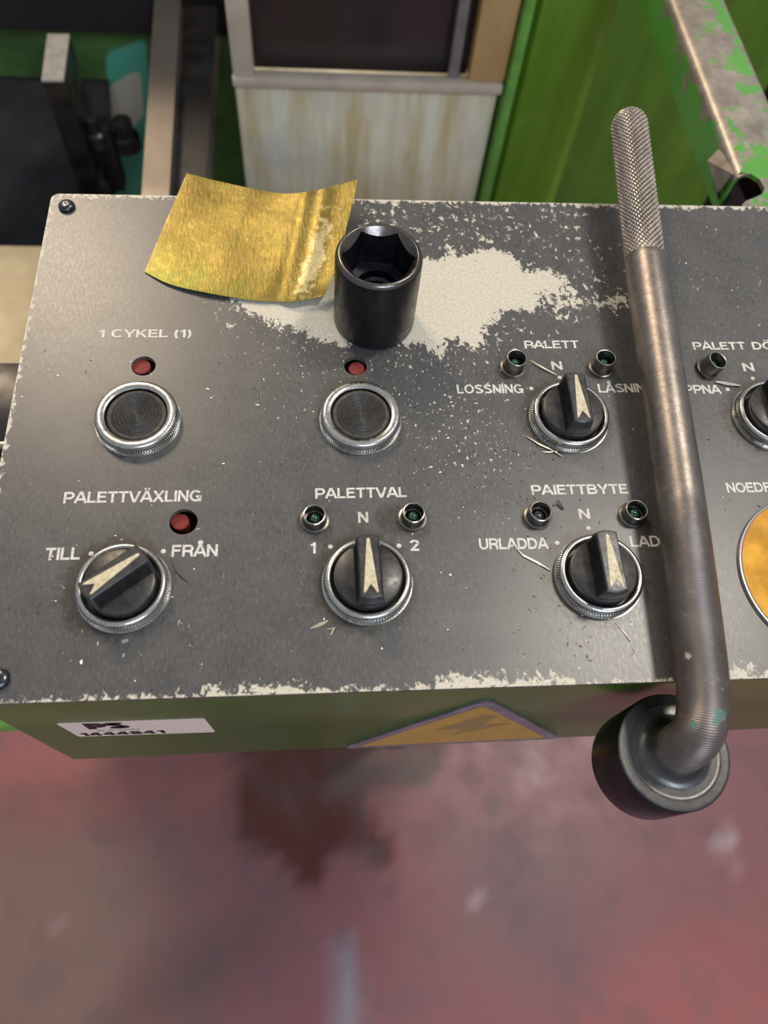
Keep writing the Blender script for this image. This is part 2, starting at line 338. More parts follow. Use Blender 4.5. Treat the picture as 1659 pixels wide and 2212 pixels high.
def build_plate():
    x0, x1, y0, y1 = 0.0, 468.0, -255.0, 0.0
    nx, ny = 390, 213
    bm = bmesh.new(); vs = []
    cr = 4.0
    for j in range(ny+1):
        row = []
        for i in range(nx+1):
            x = x0+(x1-x0)*i/nx; y = y0+(y1-y0)*j/ny
            for cx, sx in ((x0+cr, -1), (x1-cr, 1)):            # round the plate's corners
                for cy, sy in ((y0+cr, -1), (y1-cr, 1)):
                    dx, dy = (x-cx)*sx, (y-cy)*sy
                    if dx > 0 and dy > 0:
                        m = max(dx, dy); h = math.hypot(dx, dy); x = cx+sx*dx*m/h; y = cy+sy*dy*m/h
            row.append(bm.verts.new((x, y, 0)))
        vs.append(row)
    for j in range(ny):
        for i in range(nx): bm.faces.new([vs[j][i], vs[j][i+1], vs[j+1][i+1], vs[j+1][i]])
    bm.verts.ensure_lookup_table()
    holes = [(54.0, -106.0, 5.3), (148.9, -105.9, 5.2), (76.4, -183.6, 5.7)]
    kill = []
    for hx, hy, r in holes:
        kill += [f for f in bm.faces if math.hypot(f.calc_center_median().x-hx, f.calc_center_median().y-hy) < r]
    bmesh.ops.delete(bm, geom=kill, context='FACES')
    bmesh.ops.delete(bm, geom=[v for v in bm.verts if not v.link_faces], context='VERTS')
    be = [e for e in bm.edges if len(e.link_faces) == 1]
    for e in be:
        for v in e.verts:
            for hx, hy, r in holes:
                d = math.hypot(v.co.x-hx, v.co.y-hy)
                if d < r+2.5: v.co.x = hx+(v.co.x-hx)*r/d; v.co.y = hy+(v.co.y-hy)*r/d
    ret = bmesh.ops.extrude_edge_only(bm, edges=be)
    for v in [g for g in ret['geom'] if isinstance(g, bmesh.types.BMVert)]: v.co.z = -2.4
    o = link('face_plate', bm, PLATE, boxe, bl(0, 0, 0)); me = o.data
    me.materials.append(PLATE_EDGE)
    zs = coords(me)
    for p in me.polygons:
        if min(zs[i][2] for i in p.vertices) < -1: p.material_index = 1
    C = zs; X, Y = C[:, 0], C[:, 1]
    wear = np.full(len(C), -40.0)
    def add(pts, off=0.0, gain=1.0):
        nonlocal wear; wear = np.maximum(wear, sdpoly(pxpoly(pts), X, Y)*gain+off)
    z6 = lambda L: [(900+a/3.318, 420+b/3.318) for a, b in L]
    add(z6([(0,455),(150,470),(225,440),(240,385),(275,440),(430,405),(560,400),(700,440),(760,540),(900,550),(1040,575),(1085,600),(1060,650),(1140,700),(1060,725),(960,715),(890,715),(860,780),(800,835),(720,815),(600,850),(560,885),(480,970),(470,1050),(430,1100),(360,1105),(290,1040),(190,1050),(165,1175),(110,1130),(60,1060),(-50,1080),(-300,1000),(-420,900),(-440,600),(-200,430)]), 1.0, 2.2)
    add([(490,648),(530,640),(600,610),(700,590),(760,600),(760,740),(700,738),(655,718),(600,700),(560,682),(520,668)], 0.5, 2.0)
    add(z6([(1060,720),(1300,760),(1480,740),(1480,790),(1300,810),(1180,800),(1080,780)]), -0.5, 1.2)
    add(z6([(960,720),(1100,760),(1060,900),(1010,890),(980,800),(870,800)]), -2.0, 1.0)
    def clip(pts, base, soft):                                  # a zone where the paint is only peppered with chips
        nonlocal wear; d = sdpoly(pxpoly(pts), X, Y); wear = np.maximum(wear, base+np.clip(d/soft, -3, 0)*8)
    clip([(780,440),(1250,440),(1290,520),(1330,640),(1320,700),(1180,700),(1060,560),(960,540),(800,500)], -5.9, 8)
    clip([(780,440),(1100,440),(1120,530),(960,520),(780,490)], -5.0, 6)
    clip([(1100,430),(1659,450),(1659,640),(1400,660),(1200,640)], -9.2, 8)
    clip([(440,640),(540,600),(760,740),(620,760),(480,700)], -5.9, 8)
    clip([(880,640),(1260,640),(1240,720),(1000,800),(860,790)], -7.0, 6)
    # chipped strip along the edges
    wear = np.maximum(wear, np.where(Y < -250, (-254.4-Y)*3.0+0.3, -40))
    wear = np.maximum(wear, np.where(Y > -4, (Y+1.6)*3.0+0.0, -40))
    wear = np.maximum(wear, np.where(X < 5, (1.3-X)*3.0-1.5, -40))
    add([(430,1505),(440,1496),(520,1494),(600,1490),(640,1488),(660,1500),(640,1520),(430,1520)], 1.5, 2.0)
    add([(900,1490),(950,1474),(1000,1468),(1040,1462),(1080,1464),(1140,1468),(1240,1468),(1240,1490)], 1.5, 2.0)
    add([(1570,1480),(1575,1445),(1600,1442),(1640,1456),(1700,1460),(1700,1490)], 1.0, 1.5)
    fattr(me, 'wear', wear)
    g = np.zeros(len(C))
    for k, cx in enumerate(COLX):
        for cy in (ROW1, ROW2):
            s = 0.35 if (k < 2 and cy == ROW1) else 1.0
            d = np.hypot(X-cx+2, Y-cy)-17.5; g = np.maximum(g, np.clip(1-d/7.0, 0, 1)*s)
    for cx, cy in ((222,-108),(264,-108),(316,-108),(129.5,-184.5),(170,-184.5),(223,-184.5),(264,-184.5),(162,-184)):
        d = np.hypot(X-cx, Y-cy)-4; g = np.maximum(g, np.clip(1-d/6.0, 0, 1)*0.9)
    fattr(me, 'grime', g)
    s = np.exp(-((X-140)/75)**2-((Y+95)/65)**2)*1.0 + np.exp(-((X-205)/40)**2-((Y+150)/60)**2)*0.85 + np.exp(-((X-330)/70)**2-((Y+60)/60)**2)*0.6
    s += 0.6*np.exp(-(X/25)**2-((Y+110)/80)**2) + 0.35
    fattr(me, 'speck', s)
    return o
plate = build_plate()

def build_housing():
    bm = bmesh.new(); x0, x1, y0, y1 = -2.5, 464.0, -252.0, -4.0
    # four upright sheet walls and a bottom with rolled corners
    L = []
    for (r, z, ins) in ((0, -2.6, 0), (0, -20, 0), (0, -146, 0), (0, -149, 1.2), (0, -150.5, 4)):
        p = []
        for cx, cy, a0 in ((x1-4, y1-4, 0), (x0+4, y1-4, 90), (x0+4, y0+4, 180), (x1-4, y0+4, 270)):
            for k in range(5):
                a = math.radians(a0+90*k/4); zz = z
                if z < -100: zz = z + (cx+40)*0.034
                sh = 5.0*(cy-y0)/(y1-y0) if cx < 100 else 0.0      # the left wall runs a little inwards under the plate
                p.append((cx+sh+(4-ins)*math.cos(a), cy+(4-ins)*math.sin(a), zz))
        L.append(p)
    rings(bm, L, True, False, True)
    for v in bm.verts: v.co -= Vector(OX)
    link('housing', bm, HOUSING, boxe, (0, 0, 0), smooth=40)
    bm = bmesh.new(); lathe(bm, [(60, -900), (60, -888), (42, -886), (38, -880), (38, -170), (55, -160), (55, -146)], 48, (240, -70, 0))
    for v in bm.verts: v.co -= Vector(OX)
    link('support_post', bm, GREYST, boxe, smooth=40)
build_housing()

# lettering: flat screen print on the plate
def arc(cx, cy, rx, ry, a0, a1, n=14):
    return [(cx+rx*math.cos(math.radians(a0+(a1-a0)*k/n)), cy+ry*math.sin(math.radians(a0+(a1-a0)*k/n))) for k in range(n+1)]
def glyph_strokes(ch, t):
    """centre lines of a plain grotesque capital of height 1; returns (strokes, body width); a stroke is (points, closed)"""
    u = 1-t; L = []
    def w(*st): return [(p if isinstance(p, list) else list(p), False) for p in st]
    if ch in 'AÅÄ':
        L = w([(0.02, 0), (0.40, 1)], [(0.44, 1), (0.82, 0)], [(0.17, 0.32), (0.67, 0.32)])
        if ch == 'Å': L += [(arc(0.42, 1.17, 0.105, 0.105, 0, 350), True)]
        if ch == 'Ä': L += w([(0.22, 1.17), (0.36, 1.17)], [(0.48, 1.17), (0.62, 1.17)])
        return L, 0.84
    if ch == 'B': return w([(t, 0), (t, 1)], [(t, u)]+arc(0.46, (0.53+u)/2, 0.22, (u-0.53)/2, 90, -90)+[(t, 0.53)], [(t, t)]+arc(0.46, (0.53+t)/2, 0.26, (0.53-t)/2, -90, 90)+[(t, 0.53)]), 0.80
    if ch == 'C': return w(arc(0.44, 0.5, 0.44-t, 0.5-t+0.02, 42, 318, 26)), 0.84
    if ch == 'D': return w([(t, 0), (t, 1)], [(t, u), (0.36, u)]+arc(0.38, 0.5, 0.46-t, 0.5-t, 90, -90, 20)+[(0.36, t), (t, t)]), 0.84
    if ch in 'EF':
        L = w([(t, 0), (t, 1)], [(t, u), (0.68, u)], [(t, 0.53), (0.62, 0.53)])
        if ch == 'E': L += w([(t, t), (0.70, t)])
        return L, 0.70
    if ch == 'G': return w(arc(0.46, 0.5, 0.46-t, 0.5-t+0.02, 42, 350, 30)+[(0.88-t, 0.42)], [(0.50, 0.44), (0.90, 0.44)], [(0.90-t, 0.48), (0.90-t, 0)]), 0.90
    if ch == 'I': return w([(t, 0), (t, 1)]), 2*t
    if ch == 'K': return w([(t, 0), (t, 1)], [(t+0.02, 0.36), (0.70, 1)], [(0.30, 0.58), (0.74, 0)]), 0.80
    if ch == 'L': return w([(t, 0), (t, 1)], [(t, t), (0.64, t)]), 0.64
    if ch == 'N': return w([(t, 0), (t, 1)], [(0.80-t, 0), (0.80-t, 1)], [(t, 0.96), (0.80-t, 0.04)]), 0.80
    if ch in 'OÖ':
        L = [(arc(0.46, 0.5, 0.46-t, 0.5-t+0.01, 0, 350, 34), True)]
        if ch == 'Ö': L += w([(0.25, 1.17), (0.39, 1.17)], [(0.53, 1.17), (0.67, 1.17)])
        return L, 0.92
    if ch == 'P': return w([(t, 0), (t, 1)], [(t, u), (0.42, u)]+arc(0.44, (0.43+u)/2, 0.26, (u-0.43)/2, 90, -90)+[(0.42, 0.43), (t, 0.43)]), 0.76
    if ch == 'R': return w([(t, 0), (t, 1)], [(t, u), (0.44, u)]+arc(0.46, (0.47+u)/2, 0.26, (u-0.47)/2, 90, -90)+[(0.44, 0.47), (t, 0.47)], [(0.46, 0.47), (0.66, 0.36), (0.70, 0.0)]), 0.80
    if ch == 'S': return w(arc(0.40, 0.745, 0.29, 0.255-t+0.005, 20, 260, 20)+[(0.52, 0.475)]+arc(0.41, 0.265, 0.31, 0.265-t, 60, -160, 20)), 0.80
    if ch == 'T': return w([(0.36, 0), (0.36, 1)], [(0, u), (0.72, u)]), 0.72
    if ch == 'U': return w([(t, 1), (t, 0.40)]+arc(0.40, 0.38, 0.40-t, 0.38-t+0.01, 180, 360, 18)+[(0.80-t, 0.40), (0.80-t, 1)]), 0.80
    if ch == 'V': return w([(0.03, 1), (0.38, 0)], [(0.42, 0), (0.77, 1)]), 0.80
    if ch == 'X': return w([(0.05, 0), (0.74, 1)], [(0.05, 1), (0.74, 0)]), 0.79
    if ch == 'Y': return w([(0.40, 0), (0.40, 0.44)], [(0.04, 1), (0.40, 0.40)], [(0.76, 1), (0.40, 0.40)]), 0.80
    if ch == '1': return w([(0.34, 0), (0.34, 1)], [(0.06, 0.72), (0.34, 0.84)]), 0.46
    if ch == '2': return w(arc(0.33, 0.71, 0.25, 0.29-t, 175, -35, 18)+[(0.10, 0.10)], [(0.02, t), (0.64, t)]), 0.66
    if ch == '4': return w([(0.46, 0), (0.46, 1)], [(0.44, 0.96), (0.04, 0.30)], [(0.0, 0.27), (0.64, 0.27)]), 0.66
    if ch == '8': return [(arc(0.33, 0.735, 0.21, 0.265-t, 0, 345, 22), True), (arc(0.33, 0.26, 0.25, 0.26-t, 0, 345, 22), True)], 0.66
    if ch == '(': return w(arc(0.48, 0.42, 0.36, 0.66, 128, 232, 12)), 0.34
    if ch == ')': return w(arc(-0.14, 0.42, 0.36, 0.66, 52, -52, 12)), 0.34
    return [], 0.30
def glyphs(s, t=0.094, gap=0.075):
    """flat faces of a line of text, baseline y = 0, capital height 1"""
    V, Fc, x, k_ = [], [], 0.0, 0
    for ch in s:
        st, wd = glyph_strokes(ch, t)
        for P, closed in st:
            n = len(P); lo, hi = [], []
            for i in range(n):
                a = Vector(P[i-1]) if (i or closed) else Vector(P[0]); b = Vector(P[i]); c = Vector(P[(i+1) % n]) if (i < n-1 or closed) else b
                d1 = (b-a).normalized() if (b-a).length > 1e-6 else None; d2 = (c-b).normalized() if (c-b).length > 1e-6 else None
                d1 = d1 or d2; d2 = d2 or d1; m = (d1+d2).normalized(); nn = Vector((-m.y, m.x)); k = t/max(0.5, nn.dot(Vector((-d1.y, d1.x))))
                lo.append(b-nn*k); hi.append(b+nn*k)
            o = len(V); k_ += 1; V += [(x+p.x, p.y, k_ % 4) for p in lo]+[(x+p.x, p.y, k_ % 4) for p in hi]
            for i in range(n if closed else n-1): j = (i+1) % n; Fc.append((o+i, o+j, o+n+j, o+n+i))
        x += wd+gap
    return V, Fc
CAPH = 1.0
def lettering(s, pxl, pyl, pxr, pyr, cap=None, parent=None, label=None):
    a = bp(pxl, pyl); b = bp(pxr, pyr); V, Fc = glyphs(s)
    lo = min(v[0] for v in V); hi = max(v[0] for v in V); wid = np.hypot(*(b-a)[:2]); sx = wid/(hi-lo); sy = (cap or sx*CAPH)/CAPH
    ang = math.atan2(b[1]-a[1], b[0]-a[0]); bm = bmesh.new(); vv = []
    for v in V:
        x, y = (v[0]-lo)*sx, v[1]*sy
        vv.append(bm.verts.new((a[0]+x*math.cos(ang)-y*math.sin(ang), a[1]+x*math.sin(ang)+y*math.cos(ang), 0.06+v[2]*0.02)))
    for f in Fc:
        try: bm.faces.new([vv[i] for i in f])
        except ValueError: pass
    o = link('lettering', bm, LETTER, plate)
    for p in o.data.polygons:
        if p.normal.z < 0: p.flip()
    if label: o['label'] = label
    return o
CH = 5.0
for s, a, b, c, d, h in (
    ('1 CYKEL (1)', 213, 729.5, 413, 729, 4.6), ('1 C', 676, 727, 722, 727, 4.6),
    ('PALETT', 1134, 753, 1251.5, 752.5, 4.6), ('N', 1193, 799.5, 1216, 799, 4.9), ('LOSSNING', 988, 850.5, 1132, 849.5, 4.9), ('LÅSNING', 1294, 848.5, 1418, 847, 4.9),
    ('PALETT', 1499, 755.7, 1612, 755.5, 4.6), ('DÖ', 1627, 755.5, 1672, 755, 4.6), ('N', 1607, 802.5, 1631, 802, 4.9), ('ÖPPNA', 1458, 850.7, 1560, 850.5, 4.9),
    ('PALETTVÄXLING', 136, 1087.5, 436, 1083, 5.2), ('TILL', 96, 1210.5, 172, 1209, 5.3), ('FRÅN', 370, 1203.3, 470, 1201.5, 5.2),
    ('PALETTVAL', 681, 1077.5, 879, 1074, 4.9), ('N', 774, 1129.5, 796, 1129, 5.0), ('1', 670, 1195.5, 682, 1195.5, 4.9), ('2', 886.5, 1190.5, 907, 1190, 5.0),
    ('PAIETTBYTE', 1149, 1069.3, 1358, 1066.5, 4.8), ('N', 1252, 1121.7, 1276, 1121, 4.9), ('URLADDA', 1036, 1187.3, 1186, 1185.6, 5.0), ('LADDA', 1363.5, 1181.8, 1477, 1180, 5.0),
    ('NOEDF', 1572, 1064.4, 1668, 1063, 4.9)):
    lettering(s, a, b, c, d, h)
for px, py in ((1147.8, 839.4), (1209, 815.6), (1571.7, 841.5), (1626, 817.5), (353, 1191), (197, 1196), (713.9, 1181), (861.8, 1179), (1203.7, 1173), (1271, 1141)):
    p = bp(px, py); bm = bmesh.new(); bm.faces.new([bm.verts.new((math.cos(t), math.sin(t), 0)) for t in np.linspace(0, 2*math.pi, 17)[:-1]])
    link('position_dot', bm, LETTER, plate, (p[0], p[1], 0.08))

# ---- bezels, buttons, switches
def bezel_mesh(flat):
    bm = bmesh.new()
    prof = [(18.1, 0), (18.1, 0.25), (17.6, 0.3), (17.6, 3.4), (17.2, 3.6), (17.25, 4.4), (17.0, 5.1), (16.4, 5.6)]
    if flat: prof += [(16.0, 5.8), (13.6, 5.55), (13.15, 5.2), (13.0, 0.4)]
    else: prof += [(15.7, 5.8), (15.0, 5.6), (14.5, 5.0), (14.3, 4.0), (14.3, 0.4)]
    lathe(bm, prof, 384, knurl=(2, 3, 96, 0.6), cap0=False, cap1=False)
    b2 = bmesh.new(); return bm
def fin(bm, name, mat, ang):
    o = link(name, bm, mat, None, smooth=ang); me = o.data; bpy.data.objects.remove(o); return me
ME_BEZ_F = fin(bezel_mesh(True), 'button_bezel', CHROME, 35); ME_BEZ_S = fin(bezel_mesh(False), 'switch_bezel', CHROME, 35)
def ring_floor(r, z=0.35):
    bm = bmesh.new(); lathe(bm, [(r, 0.05), (r, z), (r*0.3, z)], 48, cap0=True, cap1=True); return bm
ME_GASK = fin(ring_floor(14.3, 1.2), 'gasket', RUBBER, 30)
def cap_mesh():
    bm = bmesh.new(); prof = [(12.6, 0.4), (12.6, 4.2), (12.3, 4.75), (11.6, 4.9)]
    r = 11.2; k = 0
    while r > 0.35:
        prof.append((r, 4.65 + 0.36*math.cos(k*math.pi))); r -= 0.8; k += 1
    prof.append((0.15, 4.8)); lathe(bm, prof, 96, cap0=False, cap1=True); return bm
ME_CAP = fin(cap_mesh(), 'button_cap', CAPM, 60)
def knob_mesh():
    bm = bmesh.new()
    lathe(bm, [(13.4, 1.2), (13.4, 7.6), (13.2, 8.2), (12.6, 8.5), (3, 8.5)], 96, cap0=False, cap1=True)
    # finger bar: rounded ends follow the disc, flanks ribbed
    n = 26; L = []
    for z, hw, hl in ((8.3, 5.6, 13.1), (10.5, 4.9, 13.2), (16.2, 4.35, 13.25), (17.3, 4.2, 13.1), (17.8, 3.6, 12.5)):
        p = []
        for side in (1, -1):
            for i in range(n*2+1):
                y = (-1+2*i/(n*2))*side*(hl-0.9); rib = 0.55 if (i % 2 and z < 16.5 and 2 < i < n*2-2) else 0.0
                p.append((side*(hw-rib), y, z))
            for i in range(1, 6):
                t = i/6.0; x = side*hw*(1-2*t); y = side*(hl-0.9+0.9*math.sin(math.pi*t)*1.0); p.append((x, y, z))
        L.append(p)
    rings(bm, L, True, False, True); return bm
ME_KNOB = fin(knob_mesh(), 'knob', KNOBM, 32)
def arrow_mesh():
    bm = bmesh.new(); P = [(-0.55, 10.9), (0.0, 11.3), (0.55, 10.9), (0.9, 8.0), (2.75, -10.6), (2.35, -11.1), (0, -7.4), (-2.35, -11.1), (-2.75, -10.6), (-0.9, 8.0)]
    prism(bm, P[::-1], 17.5, 17.95); return bm
ME_ARR = fin(arrow_mesh(), 'pointer', ARROW, 30)

def copy_in(me, name, parent, loc=(0, 0, 0), rotz=0.0): return link(name, None, None, parent, loc, rotz, mesh=me)
for cx, cy in ((COLX[0], ROW1), (COLX[1], ROW1)):
    b = copy_in(ME_BEZ_F, 'push_button', boxe, bl(cx, cy, 0)); copy_in(ME_GASK, 'gasket', b); copy_in(ME_CAP, 'button_cap', b, rotz=random.random()*6)
for cx, cy, a in ((COLX[2]-0.4, ROW1, 0.0), (COLX[3], ROW1, 0.0), (COLX[0]+1.2, ROW2-0.5, -52.0), (COLX[1], ROW2, 1.0), (COLX[2], ROW2, 0.5)):
    b = copy_in(ME_BEZ_S, 'selector_switch', boxe, bl(cx, cy, 0), rotz=math.radians(a)); copy_in(ME_GASK, 'gasket', b); copy_in(ME_KNOB, 'knob', b); copy_in(ME_ARR, 'pointer', b)

# ---- indicator lamps
def lamp_mesh(h):
    bm = bmesh.new(); lathe(bm, [(6.0, 0.02), (6.0, 0.6), (5.1, 0.9), (4.9, 2), (4.72, h-0.3), (4.6, h), (4.15, h+0.05), (4.0, h-0.4), (3.9, 0.6), (3.0, 0.6)], 64, cap0=False, cap1=True); return bm
ME_L6 = fin(lamp_mesh(5.6), 'lamp_collar', LAMPM, 35); ME_L7 = fin(lamp_mesh(7.6), 'lamp_collar_tall', LAMPM, 35)
def rim_mesh(h):
    bm = bmesh.new(); lathe(bm, [(4.62, h-0.5), (4.66, h), (4.4, h+0.18), (4.1, h+0.1), (3.98, h-0.4)], 64, cap0=False, cap1=False); return bm
ME_R6 = fin(rim_mesh(5.6), 'rim', CHROME, 40); ME_R7 = fin(rim_mesh(7.6), 'rim', CHROME, 40)
def dome(r, z0, h):
    bm = bmesh.new(); pr = [(r*1.3, z0)]+[(r*math.cos(t), z0+h*math.sin(t)) for t in np.linspace(0, 1.45, 9)]; lathe(bm, pr, 40, cap0=True, cap1=True); return bm
ME_G6 = fin(dome(2.6, 0.7, 2.6), 'lens', GREENL, 60); ME_G7 = fin(dome(2.6, 2.2, 2.8), 'lens', GREENL, 60); ME_S6 = fin(dome(2.5, 0.7, 1.6), 'lens', SMOKEL, 60)
for cx, cy, tall, gl, tilt in ((222, -106.6, 1, 1, (0.03, 0.05)), (264.2, -106.9, 1, 1, (-0.04, 0.0)), (316.0, -107.4, 1, 1, (0.05, 0.22)), (129.5, -183.9, 0, 1, (0, 0)), (170.1, -183.6, 0, 1, (0, 0)), (223.2, -183.8, 0, 0, (0, 0)), (264.3, -183.8, 0, 1, (0, 0))):
    o = copy_in(ME_L7 if tall else ME_L6, 'indicator_lamp', boxe, bl(cx, cy, 0)); o.rotation_euler = (tilt[0], tilt[1], 0)
    copy_in(ME_R7 if tall else ME_R6, 'rim', o); copy_in(ME_G7 if (tall and gl) else (ME_G6 if gl else ME_S6), 'lens', o)
for cx, cy, r, z in ((52.2, -104.4, 4.25, -2.2), (149.6, -105.6, 3.9, -2.2), (74.4, -181.9, 3.7, -3.2)):
    bm = bmesh.new(); lathe(bm, [(r, -14), (r, z-0.3), (r-0.3, z), (r*0.5, z+0.1)], 48)
    o = link('red_signal_lamp', bm, REDL, boxe, bl(cx, cy, 0), smooth=35); o['label'] = 'red lamp sunk in a round plate hole'
for hx, hy in ((54.0, -106.0), (148.9, -105.9), (76.4, -183.6)):      # black tube behind each hole
    bm = bmesh.new(); lathe(bm, [(7.5, -2.5), (7.5, -15.5), (0.4, -15.5)], 40, cap0=False, cap1=True); link('lamp_well', bm, RUBBER, boxe, bl(hx, hy, 0), smooth=40)

# ---- emergency stop plate at the frame's edge
bm = bmesh.new(); lathe(bm, [(36.8, 0.05), (36.8, 1.0), (36.5, 1.5), (35.9, 1.6), (35.4, 1.3)], 128, cap0=True, cap1=True)
es = link('emergency_stop', bm, simple('silver_stop_rim', S(190, 186, 184), 0.3, 0.7), boxe, bl(341.2, -213.2, 0), smooth=40); es['label'] = 'round yellow emergency stop plate cut by the frame'
bm = bmesh.new(); lathe(bm, [(35.6, 1.0), (35.4, 1.7), (34.5, 1.75), (10, 1.75)], 96); link('yellow_disc', bm, YELL, es, smooth=40)
bm = bmesh.new(); lathe(bm, [(17.5, 1.7), (17.5, 3), (17, 3.4), (8.5, 3.5), (8.5, 16)], 72); link('collar', bm, RUBBER, es, smooth=35)
bm = bmesh.new(); lathe(bm, [(9, 12), (15.5, 13), (16.5, 16), (16.2, 20), (14, 22.5), (8, 24), (1, 24.3)], 72); link('mushroom_button', bm, simple('red_stop_button', S(170, 30, 26), 0.35), es, smooth=50)

# ---- screws
def screw(x, y):
    bm = bmesh.new(); lathe(bm, [(3.9, 0.02), (4.0, 0.5), (3.9, 1.3), (3.3, 2.1), (2.3, 2.55), (1.3, 2.65)], 48, cap1=True)
    o = link('screw', bm, SCREW, boxe, bl(x, y, 0), smooth=50)
    bm = bmesh.new()
    for a in (0.5, 0.5+math.pi/2):
        q = []
        for sx, sy in ((-1, -1), (1, -1), (1, 1), (-1, 1)):
            X, Y = sx*1.9, sy*0.38; q.append((X*math.cos(a)-Y*math.sin(a), X*math.sin(a)+Y*math.cos(a)))
        prism(bm, q, 2.2, 2.68 if a < 1 else 2.69)
    link('cross_slot', bm, RUBBER, o)
screw(8.6, -9.4); screw(14.6, -246.3); screw(459, -9.4); screw(459, -246.5)

# ---- auction label and warning triangle on the front of the housing (plane y = -252)
YF = -252.0
def front_poly(name, pts, mat, y, parent, thick=0.15):
    bm = bmesh.new(); a = [bm.verts.new((x, y, z)) for x, z in pts]; b = [bm.verts.new((x, y+thick, z)) for x, z in pts]; n = len(pts)
    bm.faces.new(a); bm.faces.new(b[::-1])
    for i in range(n): bm.faces.new([a[i], b[i], b[(i+1) % n], a[(i+1) % n]])
    for v in bm.verts: v.co -= Vector(OX)
    return link(name, bm, mat, parent)
def rounded(pts, r, k=6):
    out = []; n = len(pts)
    for i in range(n):
        p = Vector(pts[i]); a = (Vector(pts[i-1])-p).normalized(); b = (Vector(pts[(i+1) % n])-p).normalized()
        for j in range(k+1):
            t = j/k; out.append(tuple(p+a*r*(1-t)**2+b*r*t**2))
    return out
stk = front_poly('sticker', rounded([(19.6, -51.8), (20.6, -82.5), (82.0, -83.5), (81.2, -52.2)], 2.0), PAPER, YF-0.18, boxe); stk['label'] = 'white auction sticker on the green front'
def front_text(s, x0, x1, z, cap, mat, off=0.088, parent=None):
    V, Fc = glyphs(s, off); lo = min(v[0] for v in V); hi = max(v[0] for v in V); bm = bmesh.new()
    vv = [bm.verts.new((x0+(v[0]-lo)/(hi-lo)*(x1-x0)-OX[0], YF-0.22-0.02*v[2]-OX[1], z+v[1]*cap-OX[2])) for v in V]
    for f in Fc:
        try: bm.faces.new([vv[i] for i in f])
        except ValueError: pass
    return link('lettering', bm, mat, parent)
front_text('PS', 29.5, 47.5, -66.3, 12.5, INK, 0.17, stk)
front_text('AUCTION', 31.5, 50.0, -71.6, 3.2, INKG, 0.06, stk)
front_text('1444841', 22.5, 60.0, -81.0, 7.0, INK, 0.115, stk)
bm = bmesh.new()
tri = [(141.0, -139.0), (259.5, -134.0), (200.5, -31.5)]
sg = front_poly('warning_sign', rounded(tri, 9.0), TRIB, YF-0.9, boxe, 0.9); sg['label'] = 'faded yellow warning triangle on the green front'
def inset(P, d):
    c = Vector((sum(p[0] for p in P)/3, sum(p[1] for p in P)/3)); return [tuple(c+(Vector(p)-c)*d) for p in P]
front_poly('sign_face', rounded(inset(tri, 0.84), 5.0), TRIY, YF-1.0, sg, 0.1)
front_poly('worn_symbol', [(204, -62), (212, -64), (208, -84), (222, -84), (196, -112), (200, -94), (186, -94), (196, -78)], TRIK, YF-1.06, sg, 0.05)

# ---------------------------------------------------------------- impact socket
def build_socket():
    e = empty('impact_socket', (158.5, -78.5, 0), math.radians(-3)); tag(e, 'black impact socket standing upright on the bare worn patch', 'socket')
    H = 42.0; bm = bmesh.new()
    lathe(bm, [(6.5, 0.05), (17.6, 0.05), (18.6, 0.7), (18.95, 1.8), (18.95, H-3.2), (18.7, H-1.9)], 128, cap0=True, cap1=False)
    link('body', bm, IMPACT, e, smooth=35)
    n = 144; af = 13.6
    def hexr(t, r0=16.2):
        a = (t) % (math.pi/3) - math.pi/6; return min(af/math.cos(a), 15.7)
    def loop(r, z): return [((r(t) if callable(r) else r)*math.cos(t), (r(t) if callable(r) else r)*math.sin(t), (z(t) if callable(z) else z)) for t in [2*math.pi*i/n+math.pi/6*0 for i in range(n)]]
    bm = bmesh.new()
    rings(bm, [loop(18.7, H-1.9), loop(18.35, H-1.0), loop(17.7, H-0.3), loop(17.0, H), loop(16.6, H-0.1), loop(16.2, H-0.5), loop(lambda t: hexr(t), lambda t: H-0.7-(16.2-hexr(t))*1.1)], True, False, False)
    link('rim', bm, RIMM, e, smooth=40)
    bm = bmesh.new()
    rings(bm, [loop(lambda t: hexr(t), lambda t: H-0.7-(16.2-hexr(t))*1.1), loop(lambda t: hexr(t), H-16), loop(lambda t: hexr(t)*0.97, H-19), loop(9.5, H-20), loop(9.3, H-24), loop(8.0, H-25), loop(3.0, H-25), loop(2.9, H-32), loop(0.3, H-32)], True, False, True)
    link('hex_bore', bm, simple('oiled_bore_steel', S(58, 60, 66), 0.24, 0.75, 0.4, 150, S(30, 30, 32)), e, smooth=30)
build_socket()

